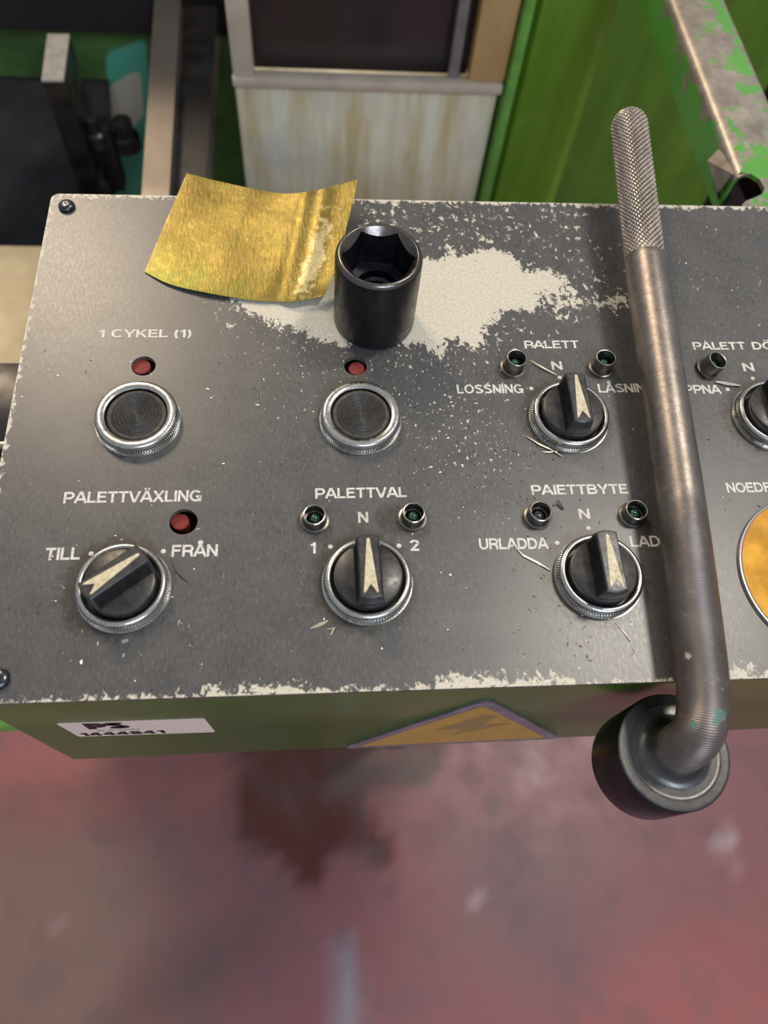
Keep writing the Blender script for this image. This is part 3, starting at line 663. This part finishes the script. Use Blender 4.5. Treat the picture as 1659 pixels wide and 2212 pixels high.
# ---------------------------------------------------------------- bent wrench
def build_wrench():
    hz = -20.0; hc = bp(1456, 1623, hz); rod_r = 9.6
    A = bp(1357, 252, 27.0); B = bp(1393, 560, 19.5); Cc = bp(1466, 1045, 13.5); D = bp(1510, 1400, 10.6)
    e = empty('bent_socket_wrench', (hc[0], hc[1], hz-34)); O = np.array([hc[0], hc[1], hz-34])
    tag(e, 'dark steel bent wrench with knurled grip lying across the right of the plate', 'wrench')
    # centre line: straight run, then a quarter bend down into the head
    rb = 21.0; tdir = (D-Cc); tdir = tdir/np.linalg.norm(tdir)
    top = np.array([hc[0], hc[1], hz+rb*1.45])
    end_dir = np.array([0, 0, -1.0])
    P0 = D; 
    pts = []
    def straight(p, q, n): return [p+(q-p)*i/n for i in range(n)]
    KN = B - (B-A)*0.0
    shaft = straight(B, Cc, 60)+straight(Cc, D, 60)
    # cubic bezier bend from D to the head
    E1 = np.array([hc[0], hc[1], hz+1.0]); h1 = D+tdir*28; h2 = E1+np.array([0, 0, 27.0])
    bend = [(1-t)**3*D+3*(1-t)**2*t*h1+3*(1-t)*t*t*h2+t**3*E1 for t in np.linspace(0, 1, 61)]
    path = shaft+bend
    # smooth the corner between the two straight runs
    path = [np.array(p) for p in path]
    for _ in range(30): path = [path[0]]+[(path[i-1]+2*path[i]+path[i+1])/4 for i in range(1, len(path)-1)]+[path[-1]]
    cum = [0.0]
    for i in range(1, len(path)): cum.append(cum[-1]+np.linalg.norm(path[i]-path[i-1]))
    def frames(path):
        fr = []; u = np.array([1.0, 0, 0])
        for i in range(len(path)):
            t = path[min(i+1, len(path)-1)]-path[max(i-1, 0)]; t = t/np.linalg.norm(t); u = u-t*np.dot(u, t); u = u/np.linalg.norm(u); fr.append((t, u, np.cross(t, u)))
        return fr
    bm = bmesh.new(); seg = 96; fr = frames(path); L = []
    for p, (t, u, w), s in zip(path, fr, cum):
        r = rod_r + 0.15*math.sin(s*0.05)
        if s < 1.5: r = rod_r-0.45+0.45*s/1.5
        L.append([tuple(p+r*(u*math.cos(a)+w*math.sin(a))-O) for a in np.linspace(0, 2*math.pi, seg, endpoint=False)])
    rings(bm, L, True, True, True)
    o = link('shaft', bm, ROD, e, smooth=40); me = o.data
    along = np.repeat(cum, seg); fattr(me, 'along', along)
    tot = cum[-1]; fattr(me, 'lined', np.clip((along-120)/40, 0.06, 1.0))
    C = coords(me)+O
    def near(px, py, r, z):
        q = bp(px, py, z); q2 = CAM+(q-CAM)*1.0; ray = q-CAM; ray /= np.linalg.norm(ray); d = C-CAM; dd = np.linalg.norm(d-np.outer(d@ray, ray), axis=1)
        return np.clip(1.2-dd/r, 0, 1.2)*0.7
    fattr(me, 'teal', np.maximum.reduce([near(1553, 1545, 4.2, 12), near(1546, 1560, 2.4, 12), near(1502, 1567, 2.6, 12)])); fattr(me, 'pale', np.maximum.reduce([near(1486, 1416, 2.4, 18), near(1550, 1470, 1.0, 15), near(1560, 1490, 0.8, 15)]))
    # knurled grip: two crossing sets of real grooves
    g = np.linalg.norm(A-B); gd = (A-B)/g; u = np.array([1.0, 0, 0]); u = u-gd*np.dot(u, gd); u /= np.linalg.norm(u); w = np.cross(gd, u)
    bm = bmesh.new(); seg = 360; nr = 300; L = []; K = 22; R0 = 9.3; GR = []
    tri_ = lambda x: 1-abs(2*(x % 1.0)-1)
    for j in range(nr+1):
        s = g*j/nr; p = B+gd*s; l = []; rem = g-s
        R = R0*math.sqrt(max(0.0, 1-((7.5-rem)/7.5)**2*0.55)) if rem < 7.5 else R0
        for i in range(seg):
            a = 2*math.pi*i/seg; q = a*K/(2*math.pi); pitch = 2.9
            q2 = a*30/(2*math.pi); h = min(tri_(q-s/pitch)*1.5, tri_(q2+s/2.5)*2.0, 0.85); r = R-0.75*(0.85-h)/0.85*min(1, 4*s/g+0.3); GR.append(1-h/0.85)
            l.append(tuple(p+r*(u*math.cos(a)+w*math.sin(a))-O))
        L.append(l)
    p = B+gd*(g+1.2)
    for rr, ds in ((R0*0.45, 1.0), (R0*0.15, 1.25)):
        p = B+gd*(g+ds); L.append([tuple(p+rr*(u*math.cos(a)+w*math.sin(a))-O) for a in np.linspace(0, 2*math.pi, seg, endpoint=False)])
    rings(bm, L, True, True, True); o = link('knurled_grip', bm, KNURL, e); fattr(o.data, 'groove', (GR+[0.0]*len(o.data.vertices))[:len(o.data.vertices)])
    # head: turned face, conical neck up to the bar, hollow underneath
    R = 22.8; bm = bmesh.new(); T = 34.0
    lathe(bm, [(9, 8), (12, 0.02), (R-0.9, 0), (R, 0.8), (R, T-0.7), (R-0.5, T-0.1)], 128, cap0=True, cap1=False); link('socket_head', bm, HEADM, e, smooth=45)
    bm = bmesh.new(); prof = [(R-0.5, T-0.1)]
    r = R-0.9; k = 0
    while r > 14.4:
        prof.append((r, T+(R-0.9-r)*0.07+(0.055 if k % 2 else 0.0)+(0.10 if 17.6 < r < 18.6 else 0.0))); r -= 0.4; k += 1
    prof += [(14.0, T+0.7), (12.6, T+1.3), (11.4, T+2.5), (10.5, T+4.2), (9.8, T+6.2), (9.2, T+7.0)]
    lathe(bm, prof, 160, cap0=False, cap1=True); link('turned_face', bm, FACEM, e, smooth=45)
build_wrench()

# ---------------------------------------------------------------- brass sheet
def build_brass():
    # outline in pixels with a height for each point (mm): it lies on its left and front edge and curls up to the right
    def curve(P, t):
        n = len(P)-1; x = t*n; i = min(int(x), n-1); f = x-i; g = lambda k: np.array(P[max(0, min(n, k))], float)
        a, b, c, d = g(i-1), g(i), g(i+1), g(i+2)
        return 0.5*((2*b)+(c-a)*f+(2*a-5*b+4*c-d)*f*f+(3*b-a-3*c+d)*f**3)
    far = [(403, 374, 1.5), (475, 392, 1.2), (560, 410, 2.2), (625, 418, 5.5), (695, 408, 9.5), (773, 388, 12.5)]
    near = [(312, 587, 0.6), (368, 614, 1.5), (450, 633, 2.2), (545, 648, 1.8), (630, 651, 2.4), (697, 640, 5.0)]
    left = [(403, 374, 1.5), (372, 446, 0.9), (340, 520, 0.6), (312, 587, 0.6)]
    right = [(773, 388, 12.5), (757, 458, 11.0), (722, 590, 7.5), (697, 640, 5.0)]
    nu, nv = 70, 44; G = np.zeros((nv+1, nu+1, 3))
    wp = lambda q: bp(q[0], q[1], q[2])
    for j in range(nv+1):
        for i in range(nu+1):
            u, v = i/nu, j/nv
            a = (1-v)*curve(far, u)+v*curve(near, u)+(1-u)*curve(left, v)+u*curve(right, v)
            b = (1-u)*(1-v)*np.array(far[0])+u*(1-v)*np.array(far[-1])+(1-u)*v*np.array(near[0])+u*v*np.array(near[-1])
            q = a-b; z = q[2]
            z += 1.3*math.exp(-((u-0.80-0.02*v)/0.06)**2)-0.5*math.exp(-((u-0.70-0.02*v)/0.04)**2)+0.5*math.exp(-((u-0.36)/0.05)**2)*(1-v)+0.5*mnoise.noise((u*5, v*4, 0.3))*math.sin(math.pi*v)
            z = max(z, 0.35)
            G[j, i] = bp(q[0], q[1], z)
    o0 = G[nv, 0].copy(); bm = bmesh.new()
    T = [[bm.verts.new(tuple(G[j, i]-o0)) for i in range(nu+1)] for j in range(nv+1)]
    Bt = [[bm.verts.new(tuple(G[j, i]-o0-np.array([0, 0, 0.22]))) for i in range(nu+1)] for j in range(nv+1)]
    for j in range(nv):
        for i in range(nu):
            bm.faces.new([T[j][i], T[j+1][i], T[j+1][i+1], T[j][i+1]]); bm.faces.new([Bt[j][i], Bt[j][i+1], Bt[j+1][i+1], Bt[j+1][i]])
    for i in range(nu): bm.faces.new([T[0][i], T[0][i+1], Bt[0][i+1], Bt[0][i]]); bm.faces.new([T[nv][i+1], T[nv][i], Bt[nv][i], Bt[nv][i+1]])
    for j in range(nv): bm.faces.new([T[j+1][0], T[j][0], Bt[j][0], Bt[j+1][0]]); bm.faces.new([T[j][nu], T[j+1][nu], Bt[j+1][nu], Bt[j][nu]])
    o = link('brass_sheet', bm, BRASS, None, tuple(o0), smooth=50); UU, VV = np.meshgrid(np.arange(nu+1)/nu, np.arange(nv+1)/nv); UU = np.tile(UU.ravel(), 2); VV = np.tile(VV.ravel(), 2)
    fattr(o.data, 'pale', np.exp(-((UU-0.87+0.05*VV)/0.06)**2-((VV-0.6)/0.33)**2)); fattr(o.data, 'olive', np.clip(VV*1.5-0.6, 0, 1)*np.clip(1.1-UU, 0, 1))
    tag(o, 'thin mottled brass sheet curling up beside the black socket', 'metal sheet')
build_brass()

# ---------------------------------------------------------------- shavings
def sliver(name, P, wd, z, label=None, group=None, mat=SHAVE, cat='metal chip'):
    P3 = [bp(a, b, z+(c[0] if c else 0)) for a, b, *c in P]; o0 = P3[0].copy(); o0[2] = 0; bm = bmesh.new(); L = []
    for i, p in enumerate(P3):
        t = P3[min(i+1, len(P3)-1)]-P3[max(i-1, 0)]; t = t/np.linalg.norm(t); s = np.array([-t[1], t[0], 0]); k = wd*(0.35 if i in (0, len(P3)-1) and len(P3) > 2 else 1)/2
        q = p-o0; L.append([tuple(q+s*k+[0, 0, 0.0]), tuple(q-s*k), tuple(q-s*k+np.array([0, 0, 0.16])), tuple(q+s*k+np.array([0, 0, 0.22]))])
    rings(bm, L, True, True, True); o = link(name, bm, mat, None, tuple(o0))
    if label: tag(o, label, cat, group)
    return o
sliver('metal_chip', [(671, 1358), (690, 1350), (708, 1341)], 1.5, 0.25, 'short ribbed steel chip lying in front of the middle knob')
sliver('metal_chip', [(705, 1360), (722, 1357), (714, 1372)], 1.1, 0.3, 'small crooked bright chip beside the ribbed chip')
sliver('metal_shaving', [(1136, 942), (1165, 960), (1192, 972), (1215, 987)], 0.8, 0.5, 'long bright shaving against the PALETT knob collar', cat='shaving')
sliver('metal_shaving', [(1171, 976), (1185, 977), (1205, 975)], 0.6, 0.3, 'short shaving under the PALETT knob collar', cat='shaving')
sliver('metal_shaving', [(1145, 778, 0.8), (1170, 793, 0.6), (1203, 811, 0.2)], 0.7, 0.3, 'thin straight wire shaving between PALETT lamp and N', cat='shaving')
sliver('metal_shaving', [(1110, 1178), (1130, 1200), (1160, 1215), (1190, 1233)], 0.8, 0.4, 'long curved shaving beside the URLADDA lettering', cat='shaving')
sliver('metal_chip', [(1546, 825), (1570, 829), (1600, 833)], 1.9, 0.6, 'pale flat chip beside the upper right knob', mat=simple('pale_chip', S(150, 148, 150), 0.4, 0.5))
sliver('metal_chip', [(1196, 1092), (1204, 1084), (1217, 1100)], 2.4, 0.5, 'black angular chip beside the grey lamp', mat=RUBBER)
sliver('metal_shaving', [(368, 1208), (378, 1232), (392, 1248), (406, 1258)], 0.3, 0.2, 'thin hair-like shaving right of the turned knob', mat=RUBBER, cat='shaving')
sliver('metal_chip', [(263, 1387), (277, 1383)], 1.4, 0.2, 'tiny bright flake in front of the turned knob')
sliver('metal_shaving', [(1335, 1352), (1348, 1366), (1361, 1386)], 0.5, 0.2, 'straight fine shaving in front of the lower right knob', cat='shaving')
random.seed(4); bm = bmesh.new()
def tuft(cx, cy, sp, n, lmin=0.6, lmax=2.2):
    for _ in range(n):
        x = random.gauss(cx, sp); y = random.gauss(cy, sp*0.9)
        if not (3 < x < 400 and -252 < y < -3): continue
        if min(math.hypot(x-a, y-b) for a in COLX for b in (ROW1, ROW2)) < 18.4: continue
        a = random.random()*math.pi; l = random.uniform(lmin, lmax); w = random.uniform(0.10, 0.26); dx, dy = math.cos(a)*l/2, math.sin(a)*l/2; nx, ny = -math.sin(a)*w, math.cos(a)*w; b = random.uniform(-0.5, 0.5)
        v = [bm.verts.new(p) for p in ((x-dx-nx, y-dy-ny, 0.1), (x-dx+nx, y-dy+ny, 0.14), (x+b*nx*4, y+b*ny*4, 0.45), (x+dx+nx, y+dy+ny, 0.2), (x+dx-nx, y+dy-ny, 0.1))]
        bm.faces.new([v[0], v[1], v[2]]); bm.faces.new([v[0], v[2], v[4]]); bm.faces.new([v[2], v[3], v[4]])
for cx, cy, sp, n in ((190, -150, 26, 150), (150, -230, 40, 50), (210, -160, 12, 60), (57, -212, 20, 50), (150, -211, 20, 50), (120, -120, 35, 60), (240, -211, 20, 40), (330, -80, 40, 60), (228, -247, 22, 40), (320, -150, 30, 30), (40, -110, 30, 30)): tuft(cx, cy, sp, n)
o = link('metal_shavings', bm, SHAVE, None, (0, 0, 0)); tag(o, 'scattered fine bright metal shavings all over the dark face plate', 'shavings', kind='stuff')

# ---------------------------------------------------------------- machine parts behind and beside the box
def part_box(name, mat, parent, O, x0, x1, y0, y1, z0, z1, bev=1.5):
    bm = bmesh.new(); box(bm, x0-O[0], x1-O[0], y0-O[1], y1-O[1], z0-O[2], z1-O[2], bev); return link(name, bm, mat, parent, smooth=40)

# cream cabinet with a dark window
O = (178, 390, -900); e = empty('cream_cabinet', O); tag(e, 'cream oil-streaked metal cabinet with dark window behind the box', 'cabinet')
part_box('body', CREAM, e, O, 64, 293, 302, 540, -900, -150, 3)
part_box('bottom_rail', CREAMR, e, O, 63, 295, 296, 309, -151, -142, 2)
part_box('left_post', CREAMR, e, O, 64, 82, 298, 312, -142, 30, 2)
part_box('right_post', TAN, e, O, 264, 296, 300, 540, -142, 30, 3)
part_box('inner_strip', simple('grey_jamb', S(132, 124, 118), 0.4), e, O, 247, 256, 304, 330, -142, 30, 1)
part_box('top_rail', CREAMR, e, O, 64, 296, 298, 330, 30, 52, 3)
part_box('window_pane', PANE, e, O, 80, 264, 314, 320, -144, 32, 0.5)
part_box('back_panel', CREAM, e, O, 60, 294, 500, 540, -150, 52, 2)

# green sheet metal guard right of the cabinet
O = (400, 380, -900); e = empty('machine_guard', O); tag(e, 'folded green sheet metal guard right of the cream cabinet', 'machine guard')
part_box('edge_strip', GUARDB, e, O, 297, 305, 292, 420, -900, 60, 1)
a = vp(1340, 0, 330); b = vp(1195, 430, 330); xr = (a[0]+b[0])/2
bm = bmesh.new()
Lp = [(313, 420), (316, 366), (326, 346), (xr-8, 329), (xr, 331), (xr+2, 340), (xr+26, 470), (xr+30, 520), (xr+70, 530), (xr+110, 534)]
outer = [(x, y+4) for x, y in Lp][::-1]
prism(bm, [(p[0]-O[0], p[1]-O[1]) for p in Lp+outer], 0, 965)
link('folded_panel', bm, GUARD, e, smooth=25)
part_box('gap_shade_plate', BLACKM, e, O, 305, 316, 412, 418, -900, 50, 0.5)  # black plate added so the gap reads as dark shade
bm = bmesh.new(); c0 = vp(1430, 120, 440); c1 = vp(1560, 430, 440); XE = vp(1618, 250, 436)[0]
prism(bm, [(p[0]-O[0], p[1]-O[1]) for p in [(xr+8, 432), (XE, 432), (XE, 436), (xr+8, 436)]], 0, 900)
link('lower_panel', bm, mat_streaked('shaded_green_paint', S(92, 128, 36), S(78, 114, 30), S(118, 152, 60), 0.32), e)  # same guard paint in a darker tone, shade put into the colour

# chipped green channel, close behind the plate
def build_channel():
    zt = -18.0
    p0 = bp(1447, 0, zt); p1 = bp(1592, 376, zt); ax = (p1-p0); Ln = np.linalg.norm(ax); ax /= Ln; sd = np.array([-ax[1], ax[0], 0]); sd = sd if sd[0] > 0 else -sd
    wdt = abs(np.dot(bp(1572, 0, zt)-p0, sd)); O = p1.copy(); O[2] = -900
    e = empty('channel_bracket', tuple(O)); tag(e, 'green steel channel with paint chipped to bare metal behind the grip', 'bracket')
    SB = (326-p0[1])/-ax[1]
    prof = [(9, -30), (1, -30), (0, -29), (0, -7), (1, -3), (3.5, -0.8), (7, 0), (wdt-6, 0), (wdt-2, -1.2), (wdt, -5), (wdt, -44)]
    back = [(a+ (1.6 if i < 6 else 0), b-1.6) for i, (a, b) in enumerate(prof)][::-1]
    back = [(9, -31.6), (0.2, -31.6), (-1.4, -30)][:0] + [(wdt-1.8, -44), (wdt-1.8, -5.6), (wdt-3, -2.6), (wdt-6.4, -1.8), (7, -1.8), (4.4, -2.4), (2.6, -4), (1.8, -7.4), (1.8, -28), (9, -28.2)]
    bm = bmesh.new(); L = []; N = 120
    for k in range(N+1):
        s = -SB+(Ln+SB)*k/N; base = p0+ax*s; L.append([tuple(base+sd*a+np.array([0, 0, b])-O) for a, b in prof+back])
    rings(bm, L, True, True, True); o = link('channel', bm, CHIPG, e, smooth=35)
    me = o.data; C = coords(me)+O; d = C-p0; a = d@sd; z = C[:, 2]-zt
    edge = np.minimum(np.abs(a-3), np.abs(wdt-a)); fattr(me, 'wear', np.where(z > -4, 7.5-edge*1.25+3*np.clip((d@ax-(Ln-30))/30, 0, 1), -8)+np.where((a < 4) & (z < -4) & (z > -12), 7, 0))
    # the web runs on past the cut towards the plate
    P = pxpoly([(1598, 372), (1622, 376), (1641, 388), (1652, 408), (1645, 420), (1628, 428), (1612, 434), (1603, 442), (1606, 456), (1740, 460), (1740, 330), (1690, 240)], zt)
    bm = bmesh.new(); prism(bm, [(a_-O[0], b_-O[1]) for a_, b_ in P], zt-2.5-O[2], zt+0.2-O[2]); o = link('web', bm, CHIPG, e); fattr(o.data, 'wear', np.full(len(o.data.vertices), 0.5))
    def quad(name, pts, th, mat, wear=None):
        q = [bp(a_, b_, c_)-O for a_, b_, c_ in pts]; bm = bmesh.new(); V = [bm.verts.new(tuple(p)) for p in q]; V2 = [bm.verts.new(tuple(p+np.array(th))) for p in q]; n = len(q)
        bm.faces.new(V); bm.faces.new(V2[::-1])
        for i in range(n): bm.faces.new([V[i], V2[i], V2[(i+1) % n], V[(i+1) % n]])
        o = link(name, bm, mat, e)
        if wear is not None: fattr(o.data, 'wear', np.full(len(o.data.vertices), wear))
    quad('bent_lip', [(1528, 347, -30), (1556, 318, -24), (1582, 376, -20), (1550, 416, -34)], (1.6, 1.0, -1.0), CHIPG, 6.0)
    quad('hole_shade', [(1590, 366, -24), (1640, 385, -24), (1654, 410, -30), (1615, 440, -46), (1596, 400, -40)], (3, 2, -2), BLACKM)  # black sheet added for the shade inside the open end
    quad('hook_end', [(1549, 414, -36), (1572, 396, -34), (1580, 425, -36), (1570, 433, -38), (1552, 428, -38)], (1, 1, -2), BLACKM)
build_channel()

# grey slatted way cover at the top right corner
XW = max(XE, xr+112)+6; O = (700, 700, -900); e = empty('way_cover', O); tag(e, 'grey overlapping way cover plates at the far right corner', 'machine cover')
for k in range(6):
    y = 430+k*70; part_box('cover_plate', GREYST, e, O, XW, 1000, y, y+64, -230+k*10, -220+k*10, 3)
part_box('base', DARKST, e, O, XW+10, 990, 440, 840, -900, -231, 2)

# machine bay at the left: painted back wall, columns, bars
O = (-120, 560, -900); e = empty('machine_bay', O); tag(e, 'dark machine bay with chipped green and teal paint left of the cabinet', 'machine')
def mat_bay():
    m = NT('chipped_teal_green_paint'); v = m.obj(); n = m.noise(v, 14, 7, 0.7); t = m.attr('teal'); w = m.attr('bare')
    nn = m.math('SUBTRACT', n, 0.5)
    c = m.mix(m.ramp(n, 0.4, 0.62), S(84, 122, 62), S(62, 94, 48))
    c = m.mix(m.ramp(m.math('ADD', t, nn), 0.45, 0.6), c, S(86, 168, 138)); c = m.mix(m.ramp(m.math('ADD', w, nn), 0.5, 0.58), c, S(190, 184, 160))
    m.set(Base_Color=c, Roughness=0.4); return m.m
bm = bmesh.new(); nx, nz = 90, 90; X0, X1, Z0, Z1 = -330, 57, -900, 20; yb = 470
vs = [[bm.verts.new((X0+(X1-X0)*i/nx-O[0], yb-O[1], Z0+(Z1-Z0)*k/nz-O[2])) for i in range(nx+1)] for k in range(nz+1)]
for k in range(nz):
    for i in range(nx): bm.faces.new([vs[k][i], vs[k][i+1], vs[k+1][i+1], vs[k+1][i]])
ret = bmesh.ops.extrude_face_region(bm, geom=list(bm.faces))
for g_ in ret['geom']:
    if isinstance(g_, bmesh.types.BMVert): g_.co.y += 10
o = link('painted_panel', bm, mat_bay(), e); C = coords(o.data)+np.array(O)
def vpoly(pts, y): return [(vp(a, b, y)[0], vp(a, b, y)[2]) for a, b in pts]
fattr(o.data, 'teal', np.clip(sdpoly(vpoly([(235, 110), (310, 90), (320, 300), (300, 420), (240, 420), (235, 200)], yb), C[:, 0], C[:, 2])/20+0.6, 0, 1))
fattr(o.data, 'bare', np.clip(sdpoly(vpoly([(225, 195), (300, 150), (312, 250), (280, 285), (245, 270)], yb), C[:, 0], C[:, 2])/14+0.55, 0, 1))
def rail(name, mat, z, pts, th):
    bm = bmesh.new(); prism(bm, [(p[0]-O[0], p[1]-O[1]) for p in pxpoly(pts, z)][::-1], z-th-O[2], z-O[2]); link(name, bm, mat, e)
rail('steel_rail', simple('worn_brown_steel', S(130, 120, 110), 0.36, 0.6, 0.3, 18), -150, [(334, -10), (390, -10), (364, 440), (304, 440)], 22)
rail('dark_rail', DARKST, -165, [(398, -6), (470, -6), (440, 440), (368, 440)], 30)
part_box('rail_post', DARKST, e, O, 5, 35, 250, 290, -900, -196, 2)
zt_ = vp(100, 62, 440)[2]; part_box('shade_panel', BLACKM, e, O, -340, 57, 436, 468, zt_, 40, 2)  # black panel standing in for the shadow over the wall's top
# black tilted guard plate and a dark bar with its lit top painted pale in front of it
bm = bmesh.new(); q = [vp(-80, 170, 430), vp(235, 180, 430), vp(250, 420, 380), vp(250, 560, 330), vp(-80, 560, 330)]
V = [bm.verts.new(tuple(p-np.array(O))) for p in q]; V2 = [bm.verts.new(tuple(p-np.array(O)+np.array([0, 6, 0]))) for p in q]; bm.faces.new(V); bm.faces.new(V2[::-1])
for i in range(5): bm.faces.new([V[i], V2[i], V2[(i+1) % 5], V[(i+1) % 5]])
link('black_cover', bm, BLACKM, e)
c = vp(128, 130, 330); c2 = vp(95, 175, 330); c3 = vp(150, 80, 400)
zb = c2[2]; Q = [(p[0]-O[0], p[1]-O[1]) for p in pxpoly([(91, 177), (138, 177), (151, 78), (104, 78)], zb)]
bm = bmesh.new(); prism(bm, Q, zb-300-O[2], zb-O[2]); link('steel_bar', bm, DARKST, e)
bm = bmesh.new(); prism(bm, Q, zb-O[2], zb+2-O[2])
link('lit_top_slab', bm, simple('lit_bar_top', S(206, 192, 174), 0.45, 0.1), e)  # pale slab paints the light falling on the bar's top
bm = bmesh.new()
for px, py, r in ((205, 285, 9), (215, 385, 10), (270, 290, 13), (190, 395, 8)):
    p = vp(px, py, 350); lathe(bm, [(r, 0), (r, 14), (r*0.7, 16), (r*0.7, 30), (r*0.4, 31)], 20, tuple(p-np.array(O)-np.array([0, 0, 15])))
p = vp(225, 345, 352); box(bm, p[0]-12-O[0], p[0]+12-O[0], p[1]-O[1], p[1]+20-O[1], p[2]-40-O[2], p[2]+35-O[2], 2)
link('hose_fittings', bm, DARKST, e, smooth=40)

# beige tray, dark block and green base left of the box
a = bp(-260, 490, -260); b = bp(160, 800, -260); O = (a[0], b[1], -900); e = empty('drip_tray', O); tag(e, 'beige painted tray behind the left edge of the face plate', 'tray')
part_box('tray_top', BEIGE, e, O, a[0], b[0], b[1]-60, a[1]-20, -272, -260, 2)
part_box('tray_stand', DARKST, e, O, a[0]+10, b[0]-10, b[1]-40, a[1]-40, -900, -272, 2)
p0 = bp(-10, 783, -70); p1 = bp(10, 952, -70); O = (p0[0], p0[1], -900)
e = empty('steel_block', O); tag(e, 'speckled dark steel block left of the box with bright front edge', 'machine part')
part_box('block', DARKST, e, O, p0[0]-80, -6, p1[1], p0[1], -120, -70, 1)
part_box('front_edge', simple('bright_worn_edge', S(196, 180, 160), 0.3, 0.5), e, O, p0[0]-80, -6, p1[1]-3, p1[1], -74, -70, 0.8)
part_box('bracket_arm', DARKST, e, O, p0[0]-70, p0[0]-40, p0[1], p0[1]+60, -110, -80, 1)
q0 = bp(0, 900, -190); q1 = bp(0, 1582, -205); O = (20, -70, -900)
e = empty('machine_bed', O); tag(e, 'bright green painted machine ledge visible beside the left plate edge', 'machine base')
part_box('ledge', GUARDB, e, O, q1[0]-160, 120, q1[1], q0[1], -205, -185, 2)
part_box('pedestal', GUARD, e, O, 50, 110, -90, -30, -900, -205, 2)
